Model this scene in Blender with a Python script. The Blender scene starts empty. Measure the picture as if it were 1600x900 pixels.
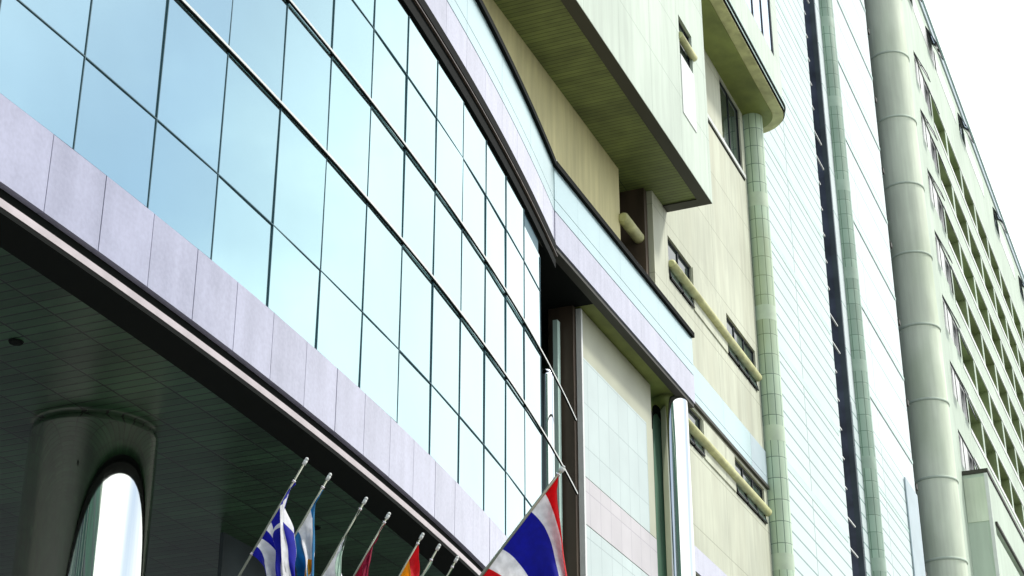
import bpy, bmesh, math, random
from mathutils import Vector, Matrix
random.seed(7)
R = math.radians
sc = bpy.context.scene
C = sc.collection

# ------------------------------------------------------------------ helpers
def link(name, bm, mats, parent=None, smooth=False):
    me = bpy.data.meshes.new(name)
    bm.normal_update(); bm.to_mesh(me); bm.free()
    if not isinstance(mats, (list, tuple)): mats = [mats]
    for m in mats: me.materials.append(m)
    if smooth:
        for p in me.polygons: p.use_smooth = True
    o = bpy.data.objects.new(name, me); C.objects.link(o)
    if parent: o.parent = parent
    return o
def thing(name, label, cat, loc=(0, 0, 0), group=None):
    o = bpy.data.objects.new(name, None); C.objects.link(o)
    o.location = loc; o['label'] = label; o['category'] = cat
    if group: o['group'] = group
    return o
def tag(o, label, cat, group=None):
    o['label'] = label; o['category'] = cat
    if group: o['group'] = group
    return o
def nb(): return bmesh.new()
def quad(bm, pts, mi=0, off=(0, 0, 0)):
    f = bm.faces.new([bm.verts.new((p[0]-off[0], p[1]-off[1], p[2]-off[2])) for p in pts]); f.material_index = mi
    return f
def box(bm, x0, x1, y0, y1, z0, z1, mi=0, bev=0.0):
    vs = [bm.verts.new(p) for p in ((x0,y0,z0),(x1,y0,z0),(x1,y1,z0),(x0,y1,z0),(x0,y0,z1),(x1,y0,z1),(x1,y1,z1),(x0,y1,z1))]
    fs = [bm.faces.new([vs[i] for i in f]) for f in ((0,3,2,1),(4,5,6,7),(0,1,5,4),(1,2,6,5),(2,3,7,6),(3,0,4,7))]
    for f in fs: f.material_index = mi
    if bev > 0:
        es = list({e for f in fs for e in f.edges})
        r = bmesh.ops.bevel(bm, geom=es, offset=bev, segments=2, affect='EDGES', profile=0.6)
        for f in r['faces']: f.material_index = mi
def tube(bm, a, b, r0, r1=None, n=16, mi=0, cap=True):
    a, b = Vector(a), Vector(b); r1 = r0 if r1 is None else r1
    d = (b-a).normalized(); u = d.orthogonal().normalized(); v = d.cross(u)
    ra = [bm.verts.new(a+(u*math.cos(t)+v*math.sin(t))*r0) for t in [2*math.pi*i/n for i in range(n)]]
    rb = [bm.verts.new(b+(u*math.cos(t)+v*math.sin(t))*r1) for t in [2*math.pi*i/n for i in range(n)]]
    for i in range(n):
        f = bm.faces.new((ra[i], ra[(i+1) % n], rb[(i+1) % n], rb[i])); f.material_index = mi; f.smooth = True
    if cap:
        bm.faces.new(ra[::-1]).material_index = mi; bm.faces.new(rb).material_index = mi
def column(bm, cx, cy, prof, n=64, a0=0.0, a1=2*math.pi, mi=0):
    """prof: list of (r, z); lathe with UV u = arc metres, v = z"""
    uv = bm.loops.layers.uv.verify()
    full = abs(a1-a0-2*math.pi) < 1e-6
    rings = []
    for r, z in prof:
        rings.append([bm.verts.new((cx+r*math.cos(a0+(a1-a0)*i/n), cy+r*math.sin(a0+(a1-a0)*i/n), z)) for i in range(n if full else n+1)])
    for k in range(len(prof)-1):
        for i in range(n):
            j = (i+1) % n if full else i+1
            f = bm.faces.new((rings[k][i], rings[k][j], rings[k+1][j], rings[k+1][i])); f.material_index = mi; f.smooth = True
            ang = (a1-a0)/n
            us = (i*ang*.35, (i+1)*ang*.35, (i+1)*ang*.35, i*ang*.35)
            zs = (prof[k][1], prof[k][1], prof[k+1][1], prof[k+1][1])
            for l, uu, zz in zip(f.loops, us, zs): l[uv].uv = (uu, zz)
    if full:
        for (rr, zz, up) in ((prof[0][0], prof[0][1], False), (prof[-1][0], prof[-1][1], True)):
            if rr < .01: continue
            vv = [bm.verts.new((cx+rr*math.cos(2*math.pi*i/n), cy+rr*math.sin(2*math.pi*i/n), zz)) for i in range(n)]
            bm.faces.new(vv if up else vv[::-1])
def wall(bm, x0, x1, z0, z1, y, th, holes, mi=0):
    """solid wall facing -Y with real rectangular openings (hx0,hx1,hz0,hz1) cut through"""
    xs = sorted({x0, x1, *[h[0] for h in holes], *[h[1] for h in holes]})
    zs = sorted({z0, z1, *[h[2] for h in holes], *[h[3] for h in holes]})
    V = {}
    def v(x, yy, z):
        k = (round(x, 4), round(yy, 4), round(z, 4))
        if k not in V: V[k] = bm.verts.new(k)
        return V[k]
    def q(*p):
        f = bm.faces.new([v(*t) for t in p]); f.material_index = mi
    def solid(i, j):
        if i < 0 or j < 0 or i >= len(xs)-1 or j >= len(zs)-1: return False
        cx, cz = (xs[i]+xs[i+1])/2, (zs[j]+zs[j+1])/2
        return not any(h[0] < cx < h[1] and h[2] < cz < h[3] for h in holes)
    yb = y+th
    for i in range(len(xs)-1):
        for j in range(len(zs)-1):
            if not solid(i, j): continue
            a, b, c, d = xs[i], xs[i+1], zs[j], zs[j+1]
            q((a,y,c),(b,y,c),(b,y,d),(a,y,d)); q((b,yb,c),(a,yb,c),(a,yb,d),(b,yb,d))
            if not solid(i-1, j): q((a,yb,c),(a,y,c),(a,y,d),(a,yb,d))
            if not solid(i+1, j): q((b,y,c),(b,yb,c),(b,yb,d),(b,y,d))
            if not solid(i, j-1): q((a,yb,c),(b,yb,c),(b,y,c),(a,y,c))
            if not solid(i, j+1): q((a,y,d),(b,y,d),(b,yb,d),(a,yb,d))

# ------------------------------------------------------------------ materials
def lin(h):
    h = h.lstrip('#'); c = [int(h[i:i+2], 16)/255 for i in (0, 2, 4)]
    return tuple(x/12.92 if x <= .04045 else ((x+.055)/1.055)**2.4 for x in c)+(1,)
class M:
    def __init__(s, name, col, rough=.6, metal=0.0, spec=.5, coat=0.0):
        s.m = bpy.data.materials.new(name); s.m.use_nodes = True
        s.nt = s.m.node_tree; s.b = s.nt.nodes['Principled BSDF']
        s.col = col if len(col) == 4 else tuple(col)+(1,)
        s.b.inputs['Base Color'].default_value = s.col
        s.b.inputs['Roughness'].default_value = rough
        s.b.inputs['Metallic'].default_value = metal
        s.b.inputs['Specular IOR Level'].default_value = spec
        s.b.inputs['Coat Weight'].default_value = coat
        s.out = None
    def n(s, t, **k):
        nd = s.nt.nodes.new(t)
        for a, b in k.items(): setattr(nd, a, b)
        return nd
    def l(s, a, b): s.nt.links.new(a, b)
    def coords(s, swap=False, kind='Object', scale=(1, 1, 1)):
        tc = s.n('ShaderNodeTexCoord'); o = tc.outputs[kind]
        if swap:   # (x, z, y)
            sp = s.n('ShaderNodeSeparateXYZ'); cb = s.n('ShaderNodeCombineXYZ'); s.l(o, sp.inputs[0])
            s.l(sp.outputs[0], cb.inputs[0]); s.l(sp.outputs[2], cb.inputs[1]); s.l(sp.outputs[1], cb.inputs[2]); o = cb.outputs[0]
        mp = s.n('ShaderNodeMapping'); mp.inputs['Scale'].default_value = scale; s.l(o, mp.inputs[0])
        return mp.outputs[0]
    def cur(s):
        if s.out is None:
            rgb = s.n('ShaderNodeRGB'); rgb.outputs[0].default_value = s.col; s.out = rgb.outputs[0]
        return s.out
    def mul(s, fac, lo=.8, hi=1.1, lo_in=.35, hi_in=.65):
        """multiply the colour by a value remapped from fac"""
        mr = s.n('ShaderNodeMapRange'); s.l(fac, mr.inputs[0])
        for i, v in enumerate((lo_in, hi_in, lo, hi)): mr.inputs[i+1].default_value = v
        vm = s.n('ShaderNodeVectorMath', operation='SCALE'); s.l(s.cur(), vm.inputs[0]); s.l(mr.outputs[0], vm.inputs['Scale'])
        s.out = vm.outputs[0]; s.l(s.out, s.b.inputs['Base Color']); return s
    def noise(s, scale=2, lo=.85, hi=1.1, stretch=(1, 1, 1), detail=6, kind='Object'):
        nz = s.n('ShaderNodeTexNoise'); nz.inputs['Scale'].default_value = scale; nz.inputs['Detail'].default_value = detail
        s.l(s.coords(scale=stretch, kind=kind), nz.inputs['Vector'])
        return s.mul(nz.outputs['Fac'], lo, hi)
    def objrand(s, lo, hi):
        oi = s.n('ShaderNodeObjectInfo'); return s.mul(oi.outputs['Random'], lo, hi, 0, 1)
    def tint(s, col2, scale=1.0, amt=1.0, stretch=(1, 1, 1), lo=.45, hi=.65):
        nz = s.n('ShaderNodeTexNoise'); nz.inputs['Scale'].default_value = scale; nz.inputs['Detail'].default_value = 8
        s.l(s.coords(scale=stretch), nz.inputs['Vector'])
        mr = s.n('ShaderNodeMapRange'); s.l(nz.outputs['Fac'], mr.inputs[0])
        for i, v in enumerate((lo, hi, 0, amt)): mr.inputs[i+1].default_value = v
        mx = s.n('ShaderNodeMixRGB'); s.l(mr.outputs[0], mx.inputs[0]); s.l(s.cur(), mx.inputs[1]); mx.inputs[2].default_value = col2
        s.out = mx.outputs[0]; s.l(s.out, s.b.inputs['Base Color']); return s
    def bricks(s, w, h, mortar, mcol, kind='Object', swap=True, var=.06, offset=0.0, bump=.3, shift=(0, 0, 0)):
        br = s.n('ShaderNodeTexBrick'); br.offset = offset; br.squash = 1
        br.inputs['Scale'].default_value = 1; br.inputs['Brick Width'].default_value = w; br.inputs['Row Height'].default_value = h
        br.inputs['Mortar Size'].default_value = mortar; br.inputs['Mortar Smooth'].default_value = .2
        br.inputs['Color1'].default_value = (1-var,)*3+(1,); br.inputs['Color2'].default_value = (1+var,)*3+(1,)
        br.inputs['Mortar'].default_value = (1, 1, 1, 1)
        c = s.coords(swap=swap, kind=kind); ad = s.n('ShaderNodeVectorMath', operation='ADD'); s.l(c, ad.inputs[0]); ad.inputs[1].default_value = shift
        s.l(ad.outputs[0], br.inputs['Vector'])
        vm = s.n('ShaderNodeVectorMath', operation='MULTIPLY'); s.l(s.cur(), vm.inputs[0]); s.l(br.outputs['Color'], vm.inputs[1])
        mx = s.n('ShaderNodeMixRGB'); s.l(br.outputs['Fac'], mx.inputs[0]); s.l(vm.outputs[0], mx.inputs[1]); mx.inputs[2].default_value = mcol
        s.out = mx.outputs[0]; s.l(s.out, s.b.inputs['Base Color'])
        if bump:
            bp = s.n('ShaderNodeBump'); bp.invert = True; bp.inputs['Strength'].default_value = bump; bp.inputs['Distance'].default_value = .01
            s.l(br.outputs['Fac'], bp.inputs['Height']); s.l(bp.outputs[0], s.b.inputs['Normal'])
        return s
    def bump(s, scale=30, strength=.15, dist=.01, stretch=(1, 1, 1)):
        nz = s.n('ShaderNodeTexNoise'); nz.inputs['Scale'].default_value = scale; nz.inputs['Detail'].default_value = 5
        s.l(s.coords(scale=stretch), nz.inputs['Vector'])
        bp = s.n('ShaderNodeBump'); bp.inputs['Strength'].default_value = strength; bp.inputs['Distance'].default_value = dist
        s.l(nz.outputs['Fac'], bp.inputs['Height'])
        prev = s.b.inputs['Normal'].links
        if prev: s.l(prev[0].from_socket, bp.inputs['Normal'])
        s.l(bp.outputs[0], s.b.inputs['Normal']); return s
    def roughnoise(s, scale=3, lo=.1, hi=.3):
        nz = s.n('ShaderNodeTexNoise'); nz.inputs['Scale'].default_value = scale; nz.inputs['Detail'].default_value = 4
        s.l(s.coords(), nz.inputs['Vector'])
        mr = s.n('ShaderNodeMapRange'); s.l(nz.outputs['Fac'], mr.inputs[0])
        for i, v in enumerate((.3, .7, lo, hi)): mr.inputs[i+1].default_value = v
        s.l(mr.outputs[0], s.b.inputs['Roughness']); return s

m_render = M('beige_render', (.54, .57, .455), .75).tint((.36, .37, .28, 1), 2.2, .5, (1.4, 1.4, .10), .52, .78).noise(.5, .86, 1.08, (1, 1, .6)).noise(1.6, .93, 1.05, (3, 3, .25)).tint((.40, .40, .30, 1), .7, .4, (1.6, 1.6, .25), .5, .75).bricks(4.6, 2.0, .012, (.30, .32, .24, 1), var=.015, shift=(.3, .3, 0)).bump(25, .12).m
m_render_bounce = M('render_with_yellow_bounce', (.60, .56, .30), .75).noise(.5, .86, 1.08, (1, 1, .6)).noise(1.8, .9, 1.05, (3, 3, .25)).bump(25, .12).m  # yellow bounce light under the overhang is put into this render's colour
m_bay = M('pale_green_render', (.52, .61, .52), .6).noise(.4, .88, 1.06, (1, 1, .5)).noise(1.4, .93, 1.05, (3, 3, .3)).bricks(2.35, 2.0, .01, (.28, .36, .29, 1), var=.012, shift=(.2, .05, 0)).bump(25, .08).m
m_wing = M('pale_wing_render', (.50, .60, .50), .7).noise(.25, .9, 1.06, (1, 1, .6)).noise(1.2, .92, 1.04, (2, 2, .2)).bump(20, .1).m
m_conc = M('column_concrete', (.66, .74, .60), .75).noise(.5, .82, 1.08, (1, 1, .4)).noise(2.0, .93, 1.05, (3, 3, .15)).tint((.42, .52, .36, 1), .5, .6, (1, 1, .35), .48, .7).bump(30, .12).m
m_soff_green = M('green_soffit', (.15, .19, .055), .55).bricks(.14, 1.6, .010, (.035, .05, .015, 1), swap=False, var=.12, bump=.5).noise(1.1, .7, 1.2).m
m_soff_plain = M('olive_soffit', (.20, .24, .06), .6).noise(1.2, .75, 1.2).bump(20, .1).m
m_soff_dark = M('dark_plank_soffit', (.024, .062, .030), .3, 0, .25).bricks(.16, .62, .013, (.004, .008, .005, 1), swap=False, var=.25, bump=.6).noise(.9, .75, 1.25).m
m_granite = M('lavender_granite', (.40, .41, .53), .25, 0, .6, .25).noise(2.0, .94, 1.05).noise(22, .95, 1.05).noise(1.2, .9, 1.04, (3, 3, .2)).objrand(.93, 1.05).m
m_glass = M('mirror_glass', (.43, .64, .66), .03, .92).noise(.35, .94, 1.04).objrand(.965, 1.03).m
m_glass_pale = M('parapet_glass', (.42, .58, .60), .25, .4).noise(.5, .94, 1.03).m
m_mull = M('dark_teal_joint', (.02, .09, .12), .5).m
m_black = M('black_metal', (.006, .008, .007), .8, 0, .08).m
m_steel = M('brushed_steel_trim', (.72, .68, .70), .28, .9).noise(4, .85, 1.05).m
m_trim = M('pinkish_grey_trim', (.50, .45, .46), .45, .2).noise(3, .85, 1.05).m
m_chrome = M('polished_steel', (.80, .82, .80), .035, 1.0).roughnoise(2, .02, .07).bump(1.1, .06, .05, (1, 1, .15)).m
m_darksteel = M('smoked_polished_steel', (.72, .75, .70), .045, 1.0).roughnoise(2, .03, .08).bump(1.0, .08, .05, (1, 1, .12)).m
m_wglass = M('dark_window_glass', (.03, .045, .045), .05, 0, .8).m
m_wblue = M('sky_tinted_window_glass', (.45, .62, .78), .05, .9).m
m_frame = M('black_window_frame', (.012, .014, .02), .4).m
m_white = M('white_painted_metal', (.68, .71, .69), .35).noise(3, .93, 1.02).m
m_tubemat = M('olive_cream_tube', (.56, .57, .28), .6).noise(2.5, .8, 1.1).tint((.34,.34,.16,1), 3, .6, (1,1,1), .5, .7).m
m_tile = M('green_column_tile', (.46, .60, .44), .35, 0, .5).bricks(.22, .67, .012, (.12, .20, .14, 1), kind='UV', swap=False, var=.10, bump=.4).noise(.8, .85, 1.08, (1, 1, .5)).tint((.40, .46, .20, 1), .5, .55, (1, 1, .3), .5, .7).m
m_tile2 = M('sea_green_column_tile', (.28, .40, .31), .35, 0, .5).bricks(.22, .67, .012, (.08, .16, .11, 1), kind='UV', swap=False, var=.12, bump=.4).noise(.8, .85, 1.1, (1, 1, .5)).m
m_tband = M('pale_tile_band', (.50, .62, .46), .4).noise(2, .9, 1.05).m
m_tband2 = M('sea_green_tile_band', (.32, .44, .35), .4).noise(2, .9, 1.05).m
m_clad = M('white_cladding', (.57, .67, .67), .45, .0, .5).bricks(9.7, .57, .035, (.16, .28, .26, 1), var=.02, bump=.4, shift=(.35, .19, 0)).noise(.6, .94, 1.02, (1, 1, .5)).m
m_clad2 = M('white_cladding_wide', (.64, .72, .73), .45, .0, .5).bricks(9.7, 2.0, .03, (.25, .40, .37, 1), var=.015, bump=.4, shift=(.35, .75, 0)).noise(.6, .95, 1.02, (1, 1, .5)).m
m_cladband = M('pale_green_band', (.50, .68, .62), .4).noise(1.5, .92, 1.05).m
m_blueglass = M('deep_blue_glass', (.04, .05, .075), .3, 0, .5).noise(1.0, .5, 1.6).m
m_navy = M('navy_grey_metal', (.04, .06, .07), .5).noise(1, .7, 1.3).m
m_beam = M('brown_black_beam', (.03, .03, .02), .6).m
m_lilac = M('lilac_pane', (.52, .52, .60), .25, .1).noise(.4, .85, 1.08).m
m_obglass = M('dark_green_glazing', (.02, .10, .06), .3).noise(.3, .6, 1.4).m
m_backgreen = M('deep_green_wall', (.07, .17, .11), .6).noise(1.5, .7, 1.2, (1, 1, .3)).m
m_curt = M('drawn_curtain', (.34, .30, .24), .8).noise(6, .7, 1.1, (3, 1, .1)).m
m_logsoff = M('loggia_green', (.17, .22, .09), .7).noise(.5, .8, 1.2).m
m_panel = M('pale_reflective_tile', (.46, .56, .55), .3, .0, .5).bricks(.62, .95, .012, (.33, .42, .42, 1), var=.03, bump=.3).noise(.7, .93, 1.04).m
m_panel_beige = M('beige_tile', (.42, .44, .33), .45).noise(.8, .92, 1.05).m
m_panel_rose_reflection = M('rose_reflection_tile', (.50, .48, .50), .35).bricks(.62, .95, .012, (.38, .36, .40, 1), var=.03, bump=.3).noise(.8, .92, 1.05).m
m_brown = M('brown_steel', (.07, .05, .035), .45).noise(2, .7, 1.3, (1, 1, .2)).m
m_greyblock = M('blue_grey_panel', (.42, .52, .56), .5).noise(.6, .92, 1.05).m
m_pole = M('pole_metal', (.26, .28, .22), .4, .6).m
m_asph = M('asphalt', (.05, .05, .05), .85).noise(.3, .8, 1.2).noise(40, .85, 1.15).bump(60, .3).m
m_pave = M('pavement_slab', (.32, .31, .29), .8).bricks(.6, .6, .01, (.12, .12, .11, 1), swap=False, var=.06).noise(.6, .85, 1.1).m
m_kerb = M('kerb_stone', (.38, .38, .36), .8).noise(2, .85, 1.1).m
m_ground = M('dry_ground', (.22, .21, .18), .9).noise(.05, .8, 1.15).m
m_paint = M('road_paint', (.75, .75, .72), .6).noise(6, .85, 1.03).m

# ------------------------------------------------------------------ setting
W, D = 12.4, 11.13         # main wall plane and projecting plane (metres to the left of the camera)
def g(X):                  # plan curve of the big glass front
    t = X-18.0
    return 9.8334+.064842*t+.005706*t*t
def nrm(X):
    s = .064842+2*.005706*(X-18.0); L = math.hypot(1, s)
    return (-s/L, 1/L)     # points into the building
def cp(X, off):
    n = nrm(X); return (X+n[0]*off, g(X)+n[1]*off)

def struct(o): o['kind'] = 'structure'; return o
bm = nb(); quad(bm, [(-1500,-1500,-.13),(1500,-1500,-.13),(1500,1500,-.13),(-1500,1500,-.13)]); struct(link('ground', bm, m_ground))
bm = nb(); quad(bm, [(-300,-14,-.126),(600,-14,-.126),(600,2.2,-.126),(-300,2.2,-.126)]); struct(link('road', bm, m_asph))
bm = nb(); box(bm, -300, 600, 2.35, 40, -.12, 0); struct(link('pavement', bm, m_pave))
bm = nb(); box(bm, -300, 600, 2.2, 2.347, -.12, .012, bev=.02); struct(link('kerb', bm, m_kerb))
bm = nb()
for k in range(-20, 60): quad(bm, [(k*9, -6.0, -.122), (k*9+4, -6.0, -.122), (k*9+4, -5.85, -.122), (k*9, -5.85, -.122)])
struct(link('road_marking', bm, m_paint))

# ------------------------------------------------------------------ curved glass podium
pod = thing('glass_podium', 'curved mirror glass hotel podium with lavender stone fascia over a dark entrance canopy', 'building', (18, 10, 0))
def L(name, bm, mats, parent, smooth=False, label=None):
    """link with world-space geometry under a parent Empty"""
    o = link(name, bm, mats, None, smooth); o.parent = parent
    p = parent; off = Vector((0, 0, 0))
    while p: off += p.location; p = p.parent
    o.data.transform(Matrix.Translation(-off))
    if label: o['label'] = label
    return o
def ribbon(bm, xs, o0, o1, z0, z1, mi=0):
    rows = []
    for X in xs:
        a, b = cp(X, o0), cp(X, o1)
        rows.append([bm.verts.new((a[0], a[1], z0)), bm.verts.new((b[0], b[1], z0)), bm.verts.new((b[0], b[1], z1)), bm.verts.new((a[0], a[1], z1))])
    for i in range(len(rows)-1):
        for k in range(4):
            f = bm.faces.new((rows[i][k], rows[i][(k+1) % 4], rows[i+1][(k+1) % 4], rows[i+1][k])); f.material_index = mi
    bm.faces.new(rows[0][::-1]).material_index = mi; bm.faces.new(rows[-1]).material_index = mi
def lin_xs(a, b, n): return [a+(b-a)*i/n for i in range(n+1)]
MX = [5.62, 6.885, 8.15, 9.415, 10.685, 11.962, 13.247, 14.511, 15.801, 17.073, 18.358, 19.622, 20.879, 22.139, 23.395, 24.626, 25.87, 27.12]
ROWS = [10.245, 11.31, 12.93, 14.46, 15.70, 16.74]
# stone fascia: separate slabs
FX0, FX1 = 5.62, 27.12
nf = 25
fx = [FX0+(FX1-FX0)*i/nf for i in range(nf+1)]
for i in range(nf):
    bm = nb(); j = .006
    ribbon(bm, lin_xs(fx[i]+j, fx[i+1]-j, 2), -.015+random.uniform(-.002, .002), .10, 9.40, 10.235)
    L('fascia_slab', bm, m_granite, pod)
bm = nb(); ribbon(bm, lin_xs(FX0, FX1, 30), .06, .5, 9.27, 10.23)
ribbon(bm, lin_xs(FX0, FX1, 30), -.03, .40, 9.10, 9.145); ribbon(bm, lin_xs(FX0, FX1, 30), .03, .30, 9.145, 9.268)
L('fascia_backing', bm, m_black, pod)
bm = nb(); ribbon(bm, lin_xs(FX0, FX1, 30), -.02, .028, 9.165, 9.245); L('steel_trim', bm, m_trim, pod)
# soffit of the canopy
bm = nb()
xs = lin_xs(FX0, FX1, 40)
for i in range(40):
    a, b = cp(xs[i], .38), cp(xs[i+1], .38)
    quad(bm, [(a[0], a[1], 9.2), (xs[i], 24, 9.2), (xs[i+1], 24, 9.2), (b[0], b[1], 9.2)])
bmesh.ops.remove_doubles(bm, verts=bm.verts, dist=.001)
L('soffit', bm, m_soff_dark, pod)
for X, Y in ((13.6, 11.4), (20.3, 11.5), (17.1, 13.4), (24.5, 12.2)):
    bm = nb(); column(bm, X, Y, [(.001, 9.19), (.07, 9.18), (.08, 9.199)], n=20); L('downlight', bm, m_black, pod)
# glass panes, one per bay and row
for r in range(5):
    for i in range(len(MX)-1):
        bm = nb(); e = .0065
        z0, z1 = ROWS[r]+e, ROWS[r+1]-e
        if r == 4 and i == len(MX)-2: z1 -= .30
        a, b = cp(MX[i]+e, 0), cp(MX[i+1]-e, 0)
        t = [random.uniform(-.006, .006) for _ in range(3)]
        c = [(a[0], a[1]+t[0], z0), (b[0], b[1]+t[1], z0), (b[0], b[1]+t[1]+t[2], z1), (a[0], a[1]+t[0]+t[2], z1)]
        f = quad(bm, c)
        ex = bmesh.ops.extrude_face_region(bm, geom=[f])
        vs = [v for v in ex['geom'] if isinstance(v, bmesh.types.BMVert)]
        bmesh.ops.translate(bm, verts=vs, vec=(0, .02, 0))
        bmesh.ops.recalc_face_normals(bm, faces=bm.faces)
        L('glass_pane', bm, m_glass, pod)
bm = nb(); ribbon(bm, lin_xs(FX0, FX1, 34), .028, .12, 10.236, 16.75); L('curtain_wall_backing', bm, m_mull, pod)
for i, X in enumerate(MX):
    bm = nb(); a = cp(X, -.011)
    n = nrm(X); tx = (n[1], -n[0])
    w = .006
    p = [(a[0]-tx[0]*w, a[1]-tx[1]*w), (a[0]+tx[0]*w, a[1]+tx[1]*w), (a[0]+tx[0]*w+n[0]*.03, a[1]+tx[1]*w+n[1]*.03), (a[0]-tx[0]*w+n[0]*.03, a[1]-tx[1]*w+n[1]*.03)]
    lo = [bm.verts.new((q[0], q[1], 10.24)) for q in p]; hi = [bm.verts.new((q[0], q[1], 16.74 if i < 17 else 16.4)) for q in p]
    for k in range(4): bm.faces.new((lo[k], lo[(k+1) % 4], hi[(k+1) % 4], hi[k]))
    bm.faces.new(lo[::-1]); bm.faces.new(hi)
    L('mullion', bm, m_mull, pod)
for z in (11.31, 15.70):
    bm = nb(); ribbon(bm, lin_xs(FX0, FX1, 40), -.011, .02, z-.006, z+.006); L('transom', bm, m_mull, pod)
for z in (12.93, 14.46):
    bm = nb()
    ribbon(bm, lin_xs(FX0, 30.45, 46), -.045, -.012, z+.000, z+.034)
    ribbon(bm, lin_xs(FX0, 30.44, 46), -.040, -.014, z-.012, z-.001, 1)
    for X in MX[:-1]: ribbon(bm, [X-.02, X+.02], -.013, .0, z-.012, z+.012, 1)
    L('cover_rail', bm, [m_white, m_black], pod, label='steel capped rail that runs on past the end of the glass')
# cornice
bm = nb()
ribbon(bm, lin_xs(FX0, FX1, 40), .02, .45, 16.755, 17.37)
ribbon(bm, lin_xs(FX0, 28.40, 44), -.05, .019, 17.16, 17.35)
ribbon(bm, lin_xs(FX0, 28.40, 44), -.04, .019, 16.80, 16.98)
L('cornice', bm, m_black, pod)
bm = nb(); ribbon(bm, lin_xs(FX0, 28.42, 44), -.075, -.035, 17.05, 17.075); L('cornice_bead', bm, m_brown, pod)
# upper band: granite slabs, pale glass, rail
nb2 = 22
ux = [FX0+(28.43-FX0)*i/nb2 for i in range(nb2+1)]
for i in range(nb2):
    bm = nb(); ribbon(bm, lin_xs(ux[i]+.004, ux[i+1]-.004, 2), -.02, .12, 17.385, 18.06); L('band_slab', bm, m_granite, pod)
bm = nb(); ribbon(bm, lin_xs(FX0, 28.43, 44), .0, .18, 17.38, 19.06); L('band_backing', bm, m_mull, pod)
for i in range(0, nb2, 2):
    bm = nb(); x1 = ux[min(i+2, nb2)]
    ribbon(bm, lin_xs(ux[i]+.005, x1-.005, 4), -.018, -.001, 18.09, 18.33); ribbon(bm, lin_xs(ux[i]+.005, x1-.005, 4), -.018, -.001, 18.345, 19.05)
    L('parapet_panel', bm, m_glass_pale, pod)
bm = nb(); ribbon(bm, lin_xs(FX0, 28.43, 44), -.08, .22, 19.065, 19.19); L('parapet_rail', bm, m_black, pod)
bm = nb(); ribbon(bm, lin_xs(FX0, 28.43, 44), -.03, .26, 19.192, 19.26); L('parapet_capping', bm, m_white, pod)
# straight ledge
K = 28.44
bm = nb(); box(bm, K, 37.4, D+.004, D+.30, 17.35, 18.10); box(bm, K, 37.4, D+.004, D+.30, 18.102, 19.06)
L('ledge_backing', bm, m_mull, pod)
for i in range(7):
    x0 = K+(37.4-K)*i/7; x1 = K+(37.4-K)*(i+1)/7
    bm = nb(); box(bm, x0+.002, x1-.002, D-.03, D, 17.36, 18.06); L('band_slab', bm, m_granite, pod)
xx = lin_xs(K, 37.4, 7)
for i in range(7):
    bm = nb(); box(bm, xx[i]+.002, xx[i+1]-.002, D-.026, D, 18.09, 18.33); box(bm, xx[i]+.002, xx[i+1]-.002, D-.026, D, 18.345, 19.05)
    L('parapet_panel', bm, m_glass_pale, pod)
xx = [38.8, 41.5, 44.3, 47.05, 48.72]
for i in range(4):
    bm = nb(); box(bm, xx[i]+.004, xx[i+1]-.004, W-.05, W-.003, 19.16, 19.42); box(bm, xx[i]+.004, xx[i+1]-.004, W-.05, W-.003, 19.435, 20.25); L('parapet_panel', bm, m_glass_pale if i < 3 else m_greyblock, pod)
bm = nb(); box(bm, 38.8, 48.73, W-.09, W-.004, 19.06, 19.155); L('band_drip', bm, m_beam, pod)
bm = nb(); box(bm, K, 37.42, D-.09, D+.3, 19.065, 19.19); L('parapet_rail', bm, m_black, pod)
bm = nb(); box(bm, K, 37.42, D-.04, D+.34, 19.192, 19.27); L('parapet_capping', bm, m_white, pod)
bm = nb(); box(bm, K-.3, 37.39, D+.31, W-.01, 17.62, 17.80)
xs = lin_xs(FX0, K, 30)
for i in range(30):
    a, b = cp(xs[i], .1), cp(xs[i+1], .1)
    quad(bm, [(a[0], a[1], 17.9), (b[0], b[1], 17.9), (b[0], 13.2, 17.9), (a[0], 13.2, 17.9)])
L('terrace_slab', bm, m_render, pod)
# ledge underside: dark beam then green soffit
bm = nb(); box(bm, 27.3, 37.39, D+.0, D+.19, 17.26, 17.348); L('ledge_beam', bm, m_beam, pod)
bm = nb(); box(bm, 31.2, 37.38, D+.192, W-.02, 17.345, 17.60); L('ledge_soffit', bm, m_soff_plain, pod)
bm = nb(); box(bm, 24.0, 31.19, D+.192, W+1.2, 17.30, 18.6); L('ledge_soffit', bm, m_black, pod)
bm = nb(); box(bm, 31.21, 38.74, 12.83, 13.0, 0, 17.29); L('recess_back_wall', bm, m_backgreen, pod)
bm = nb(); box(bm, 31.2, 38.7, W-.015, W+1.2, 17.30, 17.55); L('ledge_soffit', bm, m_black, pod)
# recessed bay under the ledge
rb = thing('tiled_wall', 'pale blue tiled wall panel with a rose reflection painted across it, in the recess under the ledge', 'wall', (33.4, 11.65, 0))
PX0, PX1 = 31.25, 35.75
bm = nb(); box(bm, PX0, PX1, 11.66, 12.35, 0, 17.295); L('wall_core', bm, m_panel_beige, rb)
bm = nb(); box(bm, PX0+.02, PX1-.45, 11.64, 11.659, 13.62, 16.2); L('tile_field', bm, m_panel, rb)
bm = nb(); box(bm, PX0+.02, PX1-.02, 11.638, 11.659, 12.62, 13.60); L('stripe', bm, m_panel_rose_reflection, rb)  # rose band paints a reflection onto the tiled face
bm = nb(); box(bm, PX0+.02, PX1-.45, 11.64, 11.659, 0.1, 12.60); L('tile_field', bm, m_panel, rb)
bm = nb(); box(bm, PX1-.44, PX1-.02, 11.642, 11.659, 0.1, 12.60); box(bm, PX1-.44, PX1-.02, 11.642, 11.659, 13.62, 16.2); L('tile_margin', bm, m_panel_beige, rb)
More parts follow.
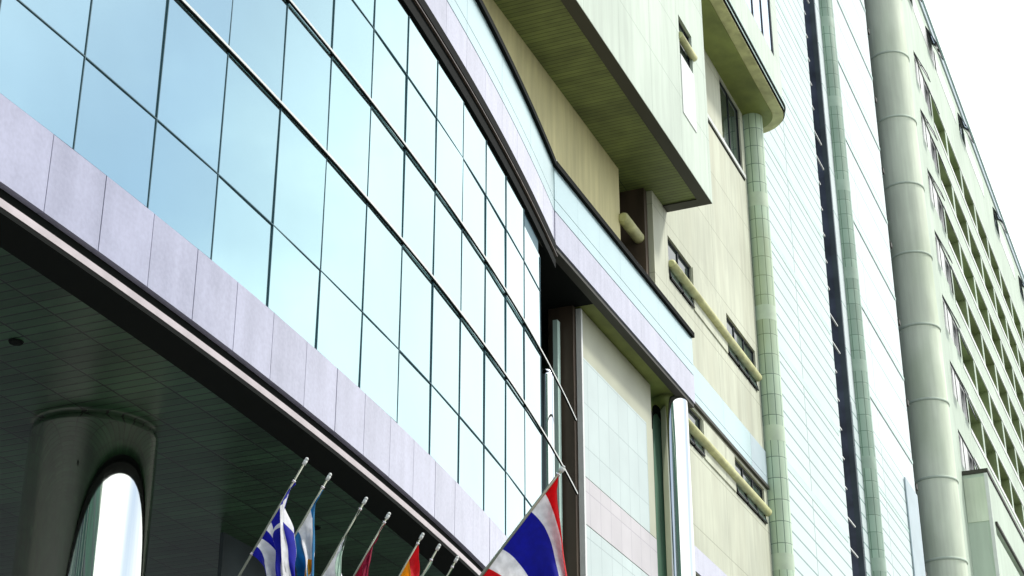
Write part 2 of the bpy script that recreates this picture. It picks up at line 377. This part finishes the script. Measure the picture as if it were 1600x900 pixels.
bm = nb(); box(bm, PX0-.20, PX0-.01, 11.75, 12.3, 0, 17.29); L('post', bm, m_brown, rb)
bm = nb(); box(bm, PX0-.07, PX0+.015, 11.62, 11.735, 0, 17.25); L('edge_trim', bm, m_white, rb)
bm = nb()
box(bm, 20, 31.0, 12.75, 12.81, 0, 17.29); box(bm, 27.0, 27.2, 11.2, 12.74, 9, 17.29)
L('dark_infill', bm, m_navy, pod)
bm = nb()
for X in (28.6, 29.5, 30.3): box(bm, X, X+.10, 12.6, 12.745, 0, 17.25)
for z in (13.2, 16.0): box(bm, 27.3, 31.0, 12.65, 12.744, z, z+.12)
L('infill_frame', bm, m_navy, pod)
bm = nb(); box(bm, 30.80, 30.95, 12.0, 12.1, 0, 16.9); L('light_strip', bm, m_cladband, pod)

# polished steel columns: free-standing supports
def steel_col(name, x, y, r, z, mat, label):
    t = thing(name, label, 'column', (x, y, 0), 'polished round columns')
    bm = nb(); column(bm, x, y, [(r, .12), (r, z-.12)], n=96); L('shaft', bm, mat, t, True)
    bm = nb(); column(bm, x, y, [(r+.05, 0), (r+.05, .10), (r+.006, .119)], n=64); L('base_ring', bm, m_black, t, True)
    bm = nb(); column(bm, x, y, [(r-.004, z-.119), (r-.004, z-.06), (r-.03, z-.055), (r-.03, z-.002)], n=96); L('top_collar', bm, mat, t, True)
    return t
steel_col('polished_column', 16.1, 12.15, .745, 9.2, m_darksteel, 'wide dark mirror column holding up the entrance canopy, bright sky reflected in it')
steel_col('polished_column', 36.85, 11.56, .42, 17.35, m_chrome, 'bright white polished column under the end of the stone ledge, next to the tiled wall')
steel_col('polished_column', 29.75, 11.85, .16, 15.3, m_chrome, 'slim bright column in the dark gap behind the end of the glass front')

# ------------------------------------------------------------------ hotel tower
tw = thing('hotel_tower', 'beige rendered hotel tower with overhanging bays, strip windows and a tiled corner column', 'building', (40, 13, 0))
holes_right = [(39.95, 42.03, 22.05, 23.35), (45.26, 48.40, 22.05, 23.40),
               (39.5, 42.32, 17.86, 18.97), (45.30, 48.40, 17.86, 18.97),
               (46.15, 48.40, 29.62, 32.0), (40.2, 44.4, 12.6, 14.42), (45.6, 48.4, 12.6, 14.42)]
bm = nb(); wall(bm, 38.75, 48.75, 0, 70, W, .55, holes_right); L('main_wall', bm, m_render, tw)
bm = nb(); box(bm, 20, 37.35, 12.82, 13.3, 17.3, 70); L('left_wall', bm, m_render_bounce, tw)
bm = nb(); box(bm, 37.352, 38.748, 13.35, 13.45, 17.3, 24.1); L('recess_glass', bm, m_wglass, tw)
bm = nb(); box(bm, 37.36, 37.42, 13.28, 13.345, 17.3, 24.1); box(bm, 37.9, 37.96, 13.28, 13.345, 17.3, 24.1); L('recess_frame', bm, m_frame, tw)
bm = nb(); box(bm, 38.52, 38.745, 12.55, 13.34, 17.3, 24.1); L('recess_jamb', bm, m_brown, tw)
bm = nb(); box(bm, 40.6, 48.4, W-.03, W-.002, 14.44, 15.1); L('sill_band', bm, m_granite, tw)
bm = nb(); box(bm, 42.9, 48.5, W-.06, W-.003, 29.46, 29.60); L('sill', bm, m_white, tw)
bm = nb(); box(bm, 42.9, 48.5, W-.02, W-.003, 29.40, 29.455); L('sill_shadow_gap', bm, m_black, tw)
def window(x0, x1, z0, z1, y, parent, n=2, mat=m_wglass, depth=.22, name='window', split=None, shade=True):
    bm = nb(); f = .05
    box(bm, x0, x1, y+depth-.04, y+depth, z0, z0+f); box(bm, x0, x1, y+depth-.04, y+depth, z1-f, z1)
    for k in range(n+1):
        x = x0+(x1-x0-f)*k/n; box(bm, x, x+f, y+depth-.044, y+depth+.004, z0+.001, z1-.001)
    if split: box(bm, x0+.001, x1-.001, y+depth-.042, y+depth+.002, split-.025, split+.025)
    w = L(name, bm, m_frame, parent)
    for k in range(n):
        xa = x0+(x1-x0-f)*k/n+f; xb = x0+(x1-x0-f)*(k+1)/n
        b2 = nb(); box(b2, xa, xb, y+depth-.015, y+depth-.005, z0+f, z1-f); L('pane', b2, mat, w)
    bm = nb(); box(bm, x0-.05, x1+.05, y+depth+.25, y+depth+.27, z0-.05, z1+.05); L('curtain', bm, m_black, w)
    return w
for k, (a, b, c, d) in enumerate(holes_right):
    window(a, b, c, d, W, tw, 2 if b-a < 2.9 else 3, split=(c+.42) if k < 4 else None, depth=.10)
# lower light sashes pushed open at the bottom of the strip windows
def sash(x0, x1, z0, z1, y, tilt, parent, mat=m_wblue):
    """top-hung awning sash opened outward; tilt in degrees"""
    bm = nb(); h = z1-z0; f = .045
    box(bm, x0, x1, -.02, .02, -h, -h+f, 0); box(bm, x0, x1, -.02, .02, -f, 0, 0)
    box(bm, x0, x0+f, -.021, .021, -h, 0, 0); box(bm, x1-f, x1, -.021, .021, -h, 0, 0)
    b2 = nb(); box(b2, x0+f, x1-f, -.008, .008, -h+f, -f)
    for q in (bm, b2):
        bmesh.ops.rotate(q, verts=q.verts, cent=(0, 0, 0), matrix=Matrix.Rotation(R(-tilt), 3, 'X')); bmesh.ops.translate(q, verts=q.verts, vec=(0, y, z1))
    o = L('open_sash', bm, m_frame, parent); L('pane', b2, mat, o); return o
for (a, b, c, d) in holes_right[:4]:
    n = 2 if b-a < 2.5 else 3
    for k in range(n):
        x0 = a+(b-a)*k/n+.04; x1 = a+(b-a)*(k+1)/n-.04
        sash(x0, x1, c+.02, c+.42, W+.05, 14, tw)
# round sun rails across the strip windows
def rail(x0, x1, z, y, r, parent, brackets=()):
    bm = nb(); tube(bm, (x0, y, z), (x1, y, z), r, n=20)
    o = L('round_sun_rail', bm, m_tubemat, parent)
    b2 = nb(); tube(b2, (x1-.001, y, z), (x1+.04, y, z), r*1.02, r*.6, n=20); L('end_cap', b2, m_tubemat, o)
    b2 = nb(); tube(b2, (x0+.001, y, z), (x0-.04, y, z), r*1.02, r*.6, n=20); L('end_cap', b2, m_tubemat, o)
    for x in brackets:
        b3 = nb(); box(b3, x-.03, x+.03, y, W+.1, z-.03, z+.03); L('bracket', b3, m_frame, o)
rail(40.0, 48.35, 22.50, W-.06, .125, tw, (41, 43.7, 46.8))
rail(38.9, 48.45, 18.27, W-.06, .125, tw, (41, 43.7, 46.8))
rail(37.3, 38.5, 22.62, 12.72, .15, tw)
bm = nb(); box(bm, 42.35, 45.25, W-.035, W-.003, 17.86, 18.95, bev=.01); L('spandrel_panel', bm, m_render, tw)
bm = nb(); box(bm, 42.06, 45.23, W-.035, W-.003, 22.05, 23.36, bev=.01); L('spandrel_panel', bm, m_render, tw)

# square overhanging bay
b1 = L('projecting_bay', (lambda b: (wall(b, 20, 40.0, 24.05, 30.9, D, .2, [(37.65, 38.8, 27.36, 28.58), (28, 34.2, 27.3, 28.6)]), box(b, 39.8, 39.999, D+.201, W-.002, 24.06, 30.9), b)[-1])(nb()), m_bay, tw)
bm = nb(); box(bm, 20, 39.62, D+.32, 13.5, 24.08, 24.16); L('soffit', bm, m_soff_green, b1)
bm = nb(); box(bm, 20, 39.99, D+.012, D+.32, 24.04, 24.10); box(bm, 39.62, 39.99, D+.321, W-.01, 24.04, 24.10); L('soffit_border', bm, m_beam, b1)
window(37.65, 38.8, 27.36, 28.58, D, b1, 1, depth=.12, name='bay_window')
bm = nb(); tube(bm, (37.66, D+.0, 27.93), (38.90, D-.02, 27.93), .10, n=20); L('round_sun_rail', bm, m_tubemat, b1)
bm = nb(); box(bm, 37.66, 38.80, D-.022, D-.002, 25.55, 27.34); L('light_panel', bm, m_white, b1)
window(28, 34.2, 27.3, 28.6, D, b1, 5, depth=.12, name='bay_window')
bm = nb(); box(bm, 20, 40.06, D-.05, W-.01, 30.905, 31.0); L('coping', bm, m_brown, b1)
bm = nb(); box(bm, 20, 40.10, D-.08, W-.01, 31.002, 31.12); L('coping_cap', bm, m_white, b1)

# rounded overhanging bay higher up
def rr_outline(x0, x1, yf, yb, r, n=14):
    p = [(x0, yb), (x0, yf)]
    for i in range(n+1):
        t = -math.pi/2+math.pi/2*i/n
        p.append((x1-r+r*math.cos(t), yf+r+r*math.sin(t)))
    p.append((x1, yb)); return p
def prism(bm, pts, z0, z1, mi=0, smooth=True):
    lo = [bm.verts.new((x, y, z0)) for x, y in pts]; hi = [bm.verts.new((x, y, z1)) for x, y in pts]; n = len(pts)
    for i in range(n):
        f = bm.faces.new((lo[i], lo[(i+1) % n], hi[(i+1) % n], hi[i])); f.material_index = mi
    bm.faces.new(lo[::-1]).material_index = mi; bm.faces.new(hi).material_index = mi
B2X0, B2X1 = 36.0, 50.3
bm = nb(); prism(bm, rr_outline(B2X0, B2X1, D, W+.5, 1.15), 32.42, 33.8)
prism(bm, rr_outline(48.5, B2X1, D, W+.5, 1.15), 33.802, 60)
box(bm, B2X0, 44.9, D, W+.5, 33.802, 60)
b2o = L('rounded_bay', bm, m_bay, tw)
bm = nb(); prism(bm, rr_outline(B2X0, B2X1+.05, D-.05, W+.3, 1.18), 32.30, 32.36); prism(bm, rr_outline(B2X0, B2X1+.03, D-.03, W+.3, 1.18), 32.14, 32.19); L('dark_moulding', bm, m_black, b2o)
bm = nb(); prism(bm, rr_outline(B2X0, B2X1+.07, D-.07, W+.3, 1.2), 32.361, 32.419); prism(bm, rr_outline(B2X0, B2X1+.02, D-.02, W+.3, 1.17), 32.191, 32.299); L('light_moulding', bm, m_cladband, b2o)
bm = nb(); prism(bm, rr_outline(B2X0, B2X1-.02, D+.02, W+.3, 1.13), 32.08, 32.139); L('soffit_border', bm, m_tubemat, b2o)
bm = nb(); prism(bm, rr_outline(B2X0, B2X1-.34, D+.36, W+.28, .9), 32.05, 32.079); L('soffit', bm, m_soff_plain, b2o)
w = window(44.92, 48.48, 33.82, 36.6, D, b2o, 3, mat=m_wblue, depth=.06, name='bay_window')
bm = nb(); box(bm, 44.901, 48.499, D+.4, W+.5, 33.9, 60); L('bay_core', bm, m_wglass, b2o)
bm = nb(); wall(bm, 44.901, 48.499, 36.62, 60, D, .3, []); L('bay_face', bm, m_bay, b2o)

# tiled columns
def tiled(x, y, r, z1, mat, parent, label=None):
    bm = nb(); column(bm, x, y, [(r, 0), (r, z1)], n=48); o = L('tiled_column', bm, mat, parent, True, label)
    z = 20.62-4*5
    while z < z1-.6:
        if z > .2:
            b2 = nb(); column(b2, x, y, [(r+.004, z), (r+.004, z+.50)], n=48)
            L('pale_band', b2, m_tband if mat is m_tile else m_tband2, o, True)
        z += 4
    return o
tiled(49.14, 12.2, .36, 32.05, m_tile, tw, 'green tiled round column under the rounded bay')

# ------------------------------------------------------------------ white clad shafts
sh = thing('clad_shaft', 'white glossy clad stair shaft with fine horizontal joints beside the tiled corner column', 'building', (55, 12.6, 0))
bm = nb(); box(bm, 49.0, 60.0, W, W+.40, 0, 74); L('cladding', bm, m_clad, sh)
for k in range(-4, 13):
    z = 20.75+4*k
    bm = nb(); box(bm, 49.0, 59.7, W-.012, W-.001, z-.10, z+.16); L('floor_band', bm, m_cladband, sh)
bm = nb(); box(bm, 58.5, 62.4, W+1.4, W+1.6, 0, 74); L('recess_glazing', bm, m_blueglass, sh)
bm = nb(); box(bm, 62.30, 62.40, W+.02, W+.22, 0, 74); L('side_frame', bm, m_navy, sh)
bm = nb(); box(bm, 62.32, 62.40, W+.221, W+1.39, 0, 74); L('side_glazing', bm, m_blueglass, sh)
for k in range(0, 62):
    z = 2.3+1.14*k
    bm = nb(); box(bm, 60.0, 60.35+(.9 if k % 7 in (2, 3) else 0), W+.0, W+.05, z, z+.05); L('fin_tip', bm, m_white, sh)
sh2 = thing('clad_shaft', 'white clad shaft between the sea green tiled column and the ringed concrete column', 'building', (68, 12.6, 0))
bm = nb(); box(bm, 62.41, 74.9, W, W+1.5, 0, 76); L('cladding', bm, m_clad2, sh2)
bm = nb(); box(bm, 62.41, 74.88, W-.02, W-.001, 0, 27.0); L('lower_cladding', bm, m_clad, sh2)
for k in range(-3, 13):
    z = 20.75+4*k
    bm = nb(); box(bm, 63.9, 74.85, W-.034, W-.021, z-.06, z+.10); L('floor_band', bm, m_cladband, sh2)
tiled(63.69, 12.3, .40, 76, m_tile2, sh2, 'sea green tiled round column beside the dark blue glass strip')
bm = nb(); box(bm, 72.1, 74.7, W-.10, W-.035, 0, 27.2, bev=.02); L('grey_box', bm, m_greyblock, sh2)
bm = nb(); box(bm, 74.91, 88.0, W+1.9, W+2.5, 0, 76); L('dark_reveal', bm, m_blueglass, sh2)

# ------------------------------------------------------------------ egg crate wing
wg = thing('hotel_wing', 'pale green hotel wing with rows of recessed loggias and a ringed round concrete column', 'building', (100, 12.5, 0))
c3x, c3y, c3r = 82.1, 12.6, 1.03
bm = nb(); column(bm, c3x, c3y, [(c3r, 0), (c3r, 74)], n=64)
cc = L('concrete_column', bm, m_conc, wg, True)
for k in range(-8, 10):
    z = 34.2+4.0*k
    if z > 0:
        bm = nb(); column(bm, c3x, c3y, [(c3r+.004, z-.07), (c3r+.05, z-.05), (c3r+.055, z+.04), (c3r+.004, z+.07)], n=64); L('ring', bm, m_wing, cc, True)
        bm = nb(); box(bm, 74.95, 75.25, W-.06, W+.1, z-2.6, z-2.35); L('small_bracket', bm, m_beam, sh2)
X0, PX, OPW, OPH, DEP = 100.45, 5.35, 4.75, 2.1, .9
rows = [60.0-4.0*k for k in range(9)]
cols = range(0, 9)
hol = []
for zt in rows:
    for k in cols:
        xr = X0+PX*k; hol.append((xr-OPW, xr, zt-OPH, zt))
winh = [(90.4, 95.35, zt-OPH+.1, zt) for zt in [60.0-4*k for k in range(8)]]
toph = [(x, x+2.4, 64.3, 65.9) for x in (90.0, 97.0, 108.4, 123.2, 136.0)]
bm = nb(); wall(bm, 83.3, 150, 0, 66.6, W, .97, hol+winh+toph); L('wing_wall', bm, m_wing, wg)
bm = nb(); box(bm, 83.3, 150.1, W-.10, W+.9, 66.61, 67.2); L('roof_fascia', bm, m_greyblock, wg)
bm = nb(); box(bm, 83.3, 150.2, W-.2, W+1.0, 67.21, 67.36); L('roof_coping', bm, m_cladband, wg)
bm = nb(); box(bm, 83.3, 150.1, W+.98, W+14, 0, 66.5); L('wing_core', bm, m_wing, wg)
for i, zt in enumerate(rows):
    bm = nb(); box(bm, 95.6, 146, W-.035, W-.001, zt+.04, zt+.16); L('slab_edge', bm, m_white, wg)
    bm = nb(); box(bm, 95.6, 146, W-.035, W-.001, zt-OPH-.30, zt-OPH-.03); L('slab_edge', bm, m_white, wg)
for (x0, x1, z0, z1) in hol:
    bm = nb()
    quad(bm, [(x0+.002, W+.02, z1-.004), (x0+.002, W+.95, z1-.004), (x1-.002, W+.95, z1-.004), (x1-.002, W+.02, z1-.004)])
    quad(bm, [(x1-.004, W+.02, z0), (x1-.004, W+.95, z0), (x1-.004, W+.95, z1-.005), (x1-.004, W+.02, z1-.005)])
    lg = L('loggia', bm, m_logsoff, wg)
    b2 = nb(); box(b2, x0+.01, x1-.01, W+DEP, W+DEP+.03, z0, z1-.01); L('pane', b2, random.choice([m_lilac, m_lilac, m_lilac, m_wing, m_curt]), lg)
    if random.random() < .35:
        b2 = nb(); xa = random.uniform(x0+.3, x1-1.4); box(b2, xa, xa+.8, W+.35, W+.65, z0+.02, z0+.62, bev=.02); L('cooling_unit', b2, m_white, lg)
for (x0, x1, z0, z1) in winh:
    w = window(x0, x1, z0, z1, W, wg, 3, mat=m_white, depth=.08)
    sash(x0+.1, x0+1.1, z0+.1, z1-.1, W-.01, 20, wg, m_wglass); sash(x1-1.3, x1-.1, z0+.1, z1-.1, W-.01, 14, wg, m_blueglass)
for (x0, x1, z0, z1) in toph:
    w = window(x0, x1, z0, z1, W, wg, 2, mat=m_wblue, depth=.1)
    sash(x0+.1, x1-.1, z0+.05, z1-.05, W-.02, 22, wg, m_wglass)
    bm = nb(); box(bm, x1+.05, x1+7.5, W-.02, W-.001, z0-.2, z0+1.2); L('light_panel', bm, m_white, wg)

# annex
an = thing('annex', 'small pale flat roofed annex with a dark coping in front of the loggia wing', 'building', (96, 12, 0))
bm = nb(); wall(bm, 90.0, 130, 0, 33.2, D, .3, [(90.9, 125, 30.1, 30.62)]); box(bm, 90.0, 90.3, D+.301, W-.005, 0, 33.2); L('annex_wall', bm, m_wing, an)
bm = nb(); box(bm, 89.93, 130.1, D-.07, W-.006, 33.21, 33.42); L('coping', bm, m_beam, an)
bm = nb(); box(bm, 89.96, 90-.002, D+.06, W-.03, 30.6, 33.0); L('side_panel', bm, m_conc, an)
bm = nb(); box(bm, 90.8, 125.1, D+.302, D+.4, 29.9, 30.8); L('slot_glass', bm, m_wglass, an)
bm = nb(); box(bm, 90.85, 125, D-.12, D-.002, 30.63, 30.78); L('slot_hood', bm, m_beam, an)
bm = nb(); box(bm, 89.94, 89.998, D-.02, D+.16, 0, 33.18); L('corner_trim', bm, m_white, an)

# added block, out of frame: only there for the polished columns to reflect
ob = thing('added_reflected_block', 'unseen dark green glazed block, added for the polished columns to reflect', 'building', (-30, -25, 0))
bm = nb(); box(bm, -60, -14, -40, -15, 0, 44); L('glass_front', bm, m_obglass, ob)
for k in range(11):
    bm = nb(); box(bm, -60.1, -13.9, -40.1, -14.9, 3.0+4*k, 3.7+4*k); L('floor_band', bm, m_wing if k % 3 == 0 else m_navy, ob)
for k in range(8):
    bm = nb(); box(bm, -58+6*k, -57.4+6*k, -14.95, -14.7, 0, 44); L('pier', bm, m_wing, ob)

# ------------------------------------------------------------------ flags
def cloth(name, col): 
    m = M(name, lin(col), .8); m.noise(14, .88, 1.06); m.b.inputs['Sheen Weight'].default_value = .15
    m.bump(60, .1, .004)
    tr = m.n('ShaderNodeBsdfTranslucent'); m.l(m.out, tr.inputs['Color'])
    ms = m.n('ShaderNodeMixShader'); ms.inputs[0].default_value = .5
    m.l(m.b.outputs[0], ms.inputs[1]); m.l(tr.outputs[0], ms.inputs[2])
    m.l(ms.outputs[0], m.nt.nodes['Material Output'].inputs['Surface'])
    return m.m
c_blue = cloth('flag_blue', '#0612b8'); c_white = cloth('flag_white', '#f6f7f9'); c_sky = cloth('flag_sky_blue', '#2b8fc4')
c_gold = cloth('flag_gold', '#f2b400'); c_red = cloth('flag_red', '#e20a20'); c_crim = cloth('flag_crimson', '#b01048')
c_dgreen = cloth('flag_dark_green', '#0b3a22'); c_mint = cloth('flag_mint_white', '#cfe6da'); c_green = cloth('flag_green', '#0e6a2c')
def p_greek(u, v):
    if u < 5/9 and v < .30:
        if abs(u-5/18) < 1/18 or abs(v-.15) < .03: return 1
        return 0
    return int(u*9) % 2
def p_arg(u, v):
    if math.hypot((u-.5)*.62, v-.5) < .09: return 2
    return 1 if 1/3 < u < 2/3 else 0
def p_thai(u, v):
    if u < 1/6 or u > 5/6: return 0
    if u < 1/3 or u > 2/3: return 1
    return 2
def flagpole(label, tip, tilt, length, s0, s1, fly, mats, pat, seed, wrap=0.0, r=.0125, folds=3.0, amp=.06, billow=.0, flaglabel=None, knob=.024):
    t = thing('flagpole', label, 'flag', (tip[0], tip[1], tip[2]), 'national flags on tilted poles')
    d = Vector((0, math.sin(R(tilt)), -math.cos(R(tilt)))); T = Vector(tip)
    bm = nb(); tube(bm, T, T+d*length, r*.8, r*1.15, n=14); L('pole', bm, m_pole, t, False)
    bm = nb(); bmesh.ops.create_uvsphere(bm, u_segments=14, v_segments=10, radius=knob*.75, matrix=Matrix.Translation(T-d*(knob*.5)))
    tube(bm, T-d*.0, T+d*.05, r*1.5, n=14); L('finial', bm, m_white, t, True)
    rnd = random.Random(seed); ph = rnd.uniform(0, 6.28); ph2 = rnd.uniform(0, 6.28)
    nu, nv = 72, 90
    bm = nb(); V = []
    h = s1-s0
    for i in range(nu+1):
        u = i/nu; s = s0+h*u; P = T+d*s; row = []
        wl = 1.0 if wrap <= 0 else max(0.03, min(1, (u-wrap*.55)/(wrap*.6)))
        wl = wl*wl*(3-2*wl) if wrap > 0 else 1
        for j in range(nv+1):
            v = j/nv; q = v*fly*max(wl, .05)
            sh_ = (T.y+d.y*(s0+h*wrap*.7)-P.y) if u > wrap*.7 else 0.0
            k = 1-math.exp(-2.6*q/h)
            y = P.y+sh_*k*(.93)-billow*q
            z = P.z-q*(.62+.38*k)
            am = amp*min(1, q/.25)
            f = math.sin(6.283*folds*u*(1+.15*v)+ph+1.3*v)
            f2 = math.sin(6.283*(folds*1.9)*u+ph2-2.0*v)
            x = P.x+am*(f+.35*f2)+.012*math.sin(21*v+9*u+ph)*min(1, q/.2)
            y += am*.45*math.cos(6.283*folds*u+ph2+1.1*v)
            if j == 0: x, y = P.x, P.y
            row.append(bm.verts.new((x, y, z)))
        V.append(row)
    for i in range(nu):
        for j in range(nv):
            f = bm.faces.new((V[i][j], V[i+1][j], V[i+1][j+1], V[i][j+1])); f.smooth = True
            f.material_index = pat((i+.5)/nu, (j+.5)/nv)
    o = L('flag', bm, mats, t)
    sm = o.modifiers.new('thickness', 'SOLIDIFY'); sm.thickness = .004
    if flaglabel: o['label'] = flaglabel
    bm = nb()
    for s in (s0+.01, s1-.01):
        bm = nb(); tube(bm, T+d*(s-.012), T+d*(s+.012), r*1.35, n=12); L('clip', bm, m_steel, t)
    return t
Zt = 7.485
flagpole('blue and white striped flag with a white cross, leftmost of the hanging flags', (13.89, 8, Zt), 31.8, 3.0, .22, 1.02, 1.05, [c_blue, c_white], p_greek, 3, wrap=.15, folds=2.6, amp=.085, billow=.06)
flagpole('sky blue and white flag hanging beside the blue striped one', (14.36, 8, Zt), 31.8, 3.0, .12, .86, 1.1, [c_sky, c_white, c_gold], p_arg, 8, wrap=.34, folds=2.2, amp=.07)
flagpole('pale mint and white flag below a dark green wrapped top', (15.13, 8, Zt), 31.8, 3.0, .10, .98, 1.1, [c_dgreen, c_white, c_mint], lambda u, v: 0 if u < .36 else (1 if v < .45 else 2), 5, wrap=.5, folds=2.4, amp=.08)
flagpole('crimson flag partly wrapped round its pole', (15.65, 8, Zt), 31.8, 3.0, .08, .90, 1.0, [c_crim], lambda u, v: 0, 11, wrap=.5, folds=2.6, amp=.07)
flagpole('red and yellow striped flag below the canopy edge', (16.46, 8, Zt+.02), 31.8, 3.0, .09, .9, 1.0, [c_red, c_gold], lambda u, v: 1 if .25 < u < .75 else 0, 21, wrap=.0, folds=2.0, amp=.05)
flagpole('plain pale flag, only its wrapped top showing, right of the red and yellow one', (16.88, 8, Zt+.02), 31.8, 3.0, .16, .9, .9, [c_mint], lambda u, v: 0, 31, wrap=.6, folds=2.0, amp=.04)
flagpole('dark green flag, smallest in view, nearest the canopy corner', (17.36, 8, Zt+.02), 31.8, 3.0, .10, .8, .9, [c_green], lambda u, v: 0, 41, wrap=.3, folds=2.0, amp=.05)
flagpole('large red, white and blue striped flag on a long pole in front of the glass', (16.81, 6.5, 8.18), 41.3, 3.2, .08, 1.60, 1.75, [c_red, c_white, c_blue], p_thai, 2, wrap=0, r=.020, folds=1.3, amp=.085, billow=.07, knob=.02)
# stands the poles are held by (below the picture)
st = thing('flag_stand', 'steel rack holding the row of flagpoles in front of the hotel entrance', 'flag stand', (15.6, 9.6, 0))
bm = nb(); tube(bm, (13.4, 9.58, 4.94), (17.9, 9.58, 4.94), .05)
L('cross_bar', bm, m_steel, st)
for x in (13.6, 17.7):
    bm = nb(); tube(bm, (x, 9.58, 0), (x, 9.58, 4.88), .06); L('leg', bm, m_steel, st)
st = thing('flag_stand', 'single steel post holding the long pole of the large striped flag', 'flag stand', (16.81, 8.6, 0))
bm = nb(); tube(bm, (16.81, 8.61, 0), (16.81, 8.61, 5.82), .07); L('post', bm, m_steel, st)

# ------------------------------------------------------------------ sky, sun, camera
SUN_EL, SUN_AZ = 50.0, -55.0     # azimuth measured from +X towards +Y
wd = bpy.data.worlds.new('World'); sc.world = wd; wd.use_nodes = True
nt = wd.node_tree; bg = nt.nodes['Background']
sky = nt.nodes.new('ShaderNodeTexSky'); sky.sky_type = 'NISHITA'; sky.sun_disc = False
sky.sun_elevation = R(SUN_EL); sky.sun_rotation = R(90-SUN_AZ); sky.air_density = 1.0; sky.dust_density = 1.2; sky.ozone_density = 1.5
tc = nt.nodes.new('ShaderNodeTexCoord')
mp = nt.nodes.new('ShaderNodeMapping'); mp.inputs['Scale'].default_value = (1, 1, 2.2); nt.links.new(tc.outputs['Generated'], mp.inputs[0])
nz = nt.nodes.new('ShaderNodeTexNoise'); nz.inputs['Scale'].default_value = 2.3; nz.inputs['Detail'].default_value = 7; nz.inputs['Roughness'].default_value = .55
nt.links.new(mp.outputs[0], nz.inputs['Vector'])
dt = nt.nodes.new('ShaderNodeVectorMath'); dt.operation = 'DOT_PRODUCT'; nt.links.new(tc.outputs['Generated'], dt.inputs[0])
hz = Vector((1, .02, .28)).normalized(); dt.inputs[1].default_value = hz
mr = nt.nodes.new('ShaderNodeMapRange'); nt.links.new(dt.outputs['Value'], mr.inputs[0]); mr.interpolation_type = 'SMOOTHSTEP'
for i, v in enumerate((.79, .94, 0.0, 1.0)): mr.inputs[i+1].default_value = v
cm = nt.nodes.new('ShaderNodeMapRange'); nt.links.new(nz.outputs['Fac'], cm.inputs[0])
for i, v in enumerate((.44, .70, .0, .50)): cm.inputs[i+1].default_value = v
sp = nt.nodes.new('ShaderNodeSeparateXYZ'); nt.links.new(tc.outputs['Generated'], sp.inputs[0])
lo = nt.nodes.new('ShaderNodeMapRange'); lo.interpolation_type = 'SMOOTHSTEP'; nt.links.new(sp.outputs[2], lo.inputs[0])
for i, v in enumerate((.08, .36, .9, .0)): lo.inputs[i+1].default_value = v
d2 = nt.nodes.new('ShaderNodeVectorMath'); d2.operation = 'DOT_PRODUCT'; nt.links.new(tc.outputs['Generated'], d2.inputs[0])
d2.inputs[1].default_value = Vector((-.25, -1, .45)).normalized()
m2 = nt.nodes.new('ShaderNodeMapRange'); m2.interpolation_type = 'SMOOTHSTEP'; nt.links.new(d2.outputs['Value'], m2.inputs[0])
for i, v in enumerate((.72, .93, 0.0, .95)): m2.inputs[i+1].default_value = v
am = nt.nodes.new('ShaderNodeMath'); am.operation = 'MAXIMUM'; nt.links.new(m2.outputs[0], am.inputs[0]); nt.links.new(lo.outputs[0], am.inputs[1])
a0 = nt.nodes.new('ShaderNodeMath'); a0.operation = 'MAXIMUM'; nt.links.new(mr.outputs[0], a0.inputs[0]); nt.links.new(am.outputs[0], a0.inputs[1])
ad = nt.nodes.new('ShaderNodeMath'); ad.operation = 'ADD'; ad.use_clamp = True
nt.links.new(a0.outputs[0], ad.inputs[0]); nt.links.new(cm.outputs[0], ad.inputs[1])
mx = nt.nodes.new('ShaderNodeMixRGB'); nt.links.new(ad.outputs[0], mx.inputs[0]); nt.links.new(sky.outputs[0], mx.inputs[1])
mx.inputs[2].default_value = (11.0, 11.2, 11.2, 1)
nt.links.new(mx.outputs[0], bg.inputs['Color']); bg.inputs['Strength'].default_value = .10

sl = bpy.data.lights.new('sun', 'SUN'); sl.energy = 2.3; sl.angle = R(8); sl.color = (1, .96, .88)
so = bpy.data.objects.new('sun', sl); C.objects.link(so)
dv = Vector((math.cos(R(SUN_EL))*math.cos(R(SUN_AZ)), math.cos(R(SUN_EL))*math.sin(R(SUN_AZ)), math.sin(R(SUN_EL))))
so.rotation_euler = dv.to_track_quat('Z', 'Y').to_euler()

cam = bpy.data.cameras.new('camera'); co = bpy.data.objects.new('camera', cam); C.objects.link(co)
cam.sensor_width = 36; cam.lens = 36*2764/1600; cam.clip_end = 5000
P = math.atan(1340/2764); A = R(22.9)
co.location = (0, 0, 1.6); co.rotation_euler = (math.pi/2+P, 0, A-math.pi/2)
sc.camera = co
sc.render.engine = 'CYCLES'
vs = sc.view_settings; vs.view_transform = 'Standard'; vs.look = 'None'; vs.exposure = .62; vs.gamma = 1; vs.use_curve_mapping = False
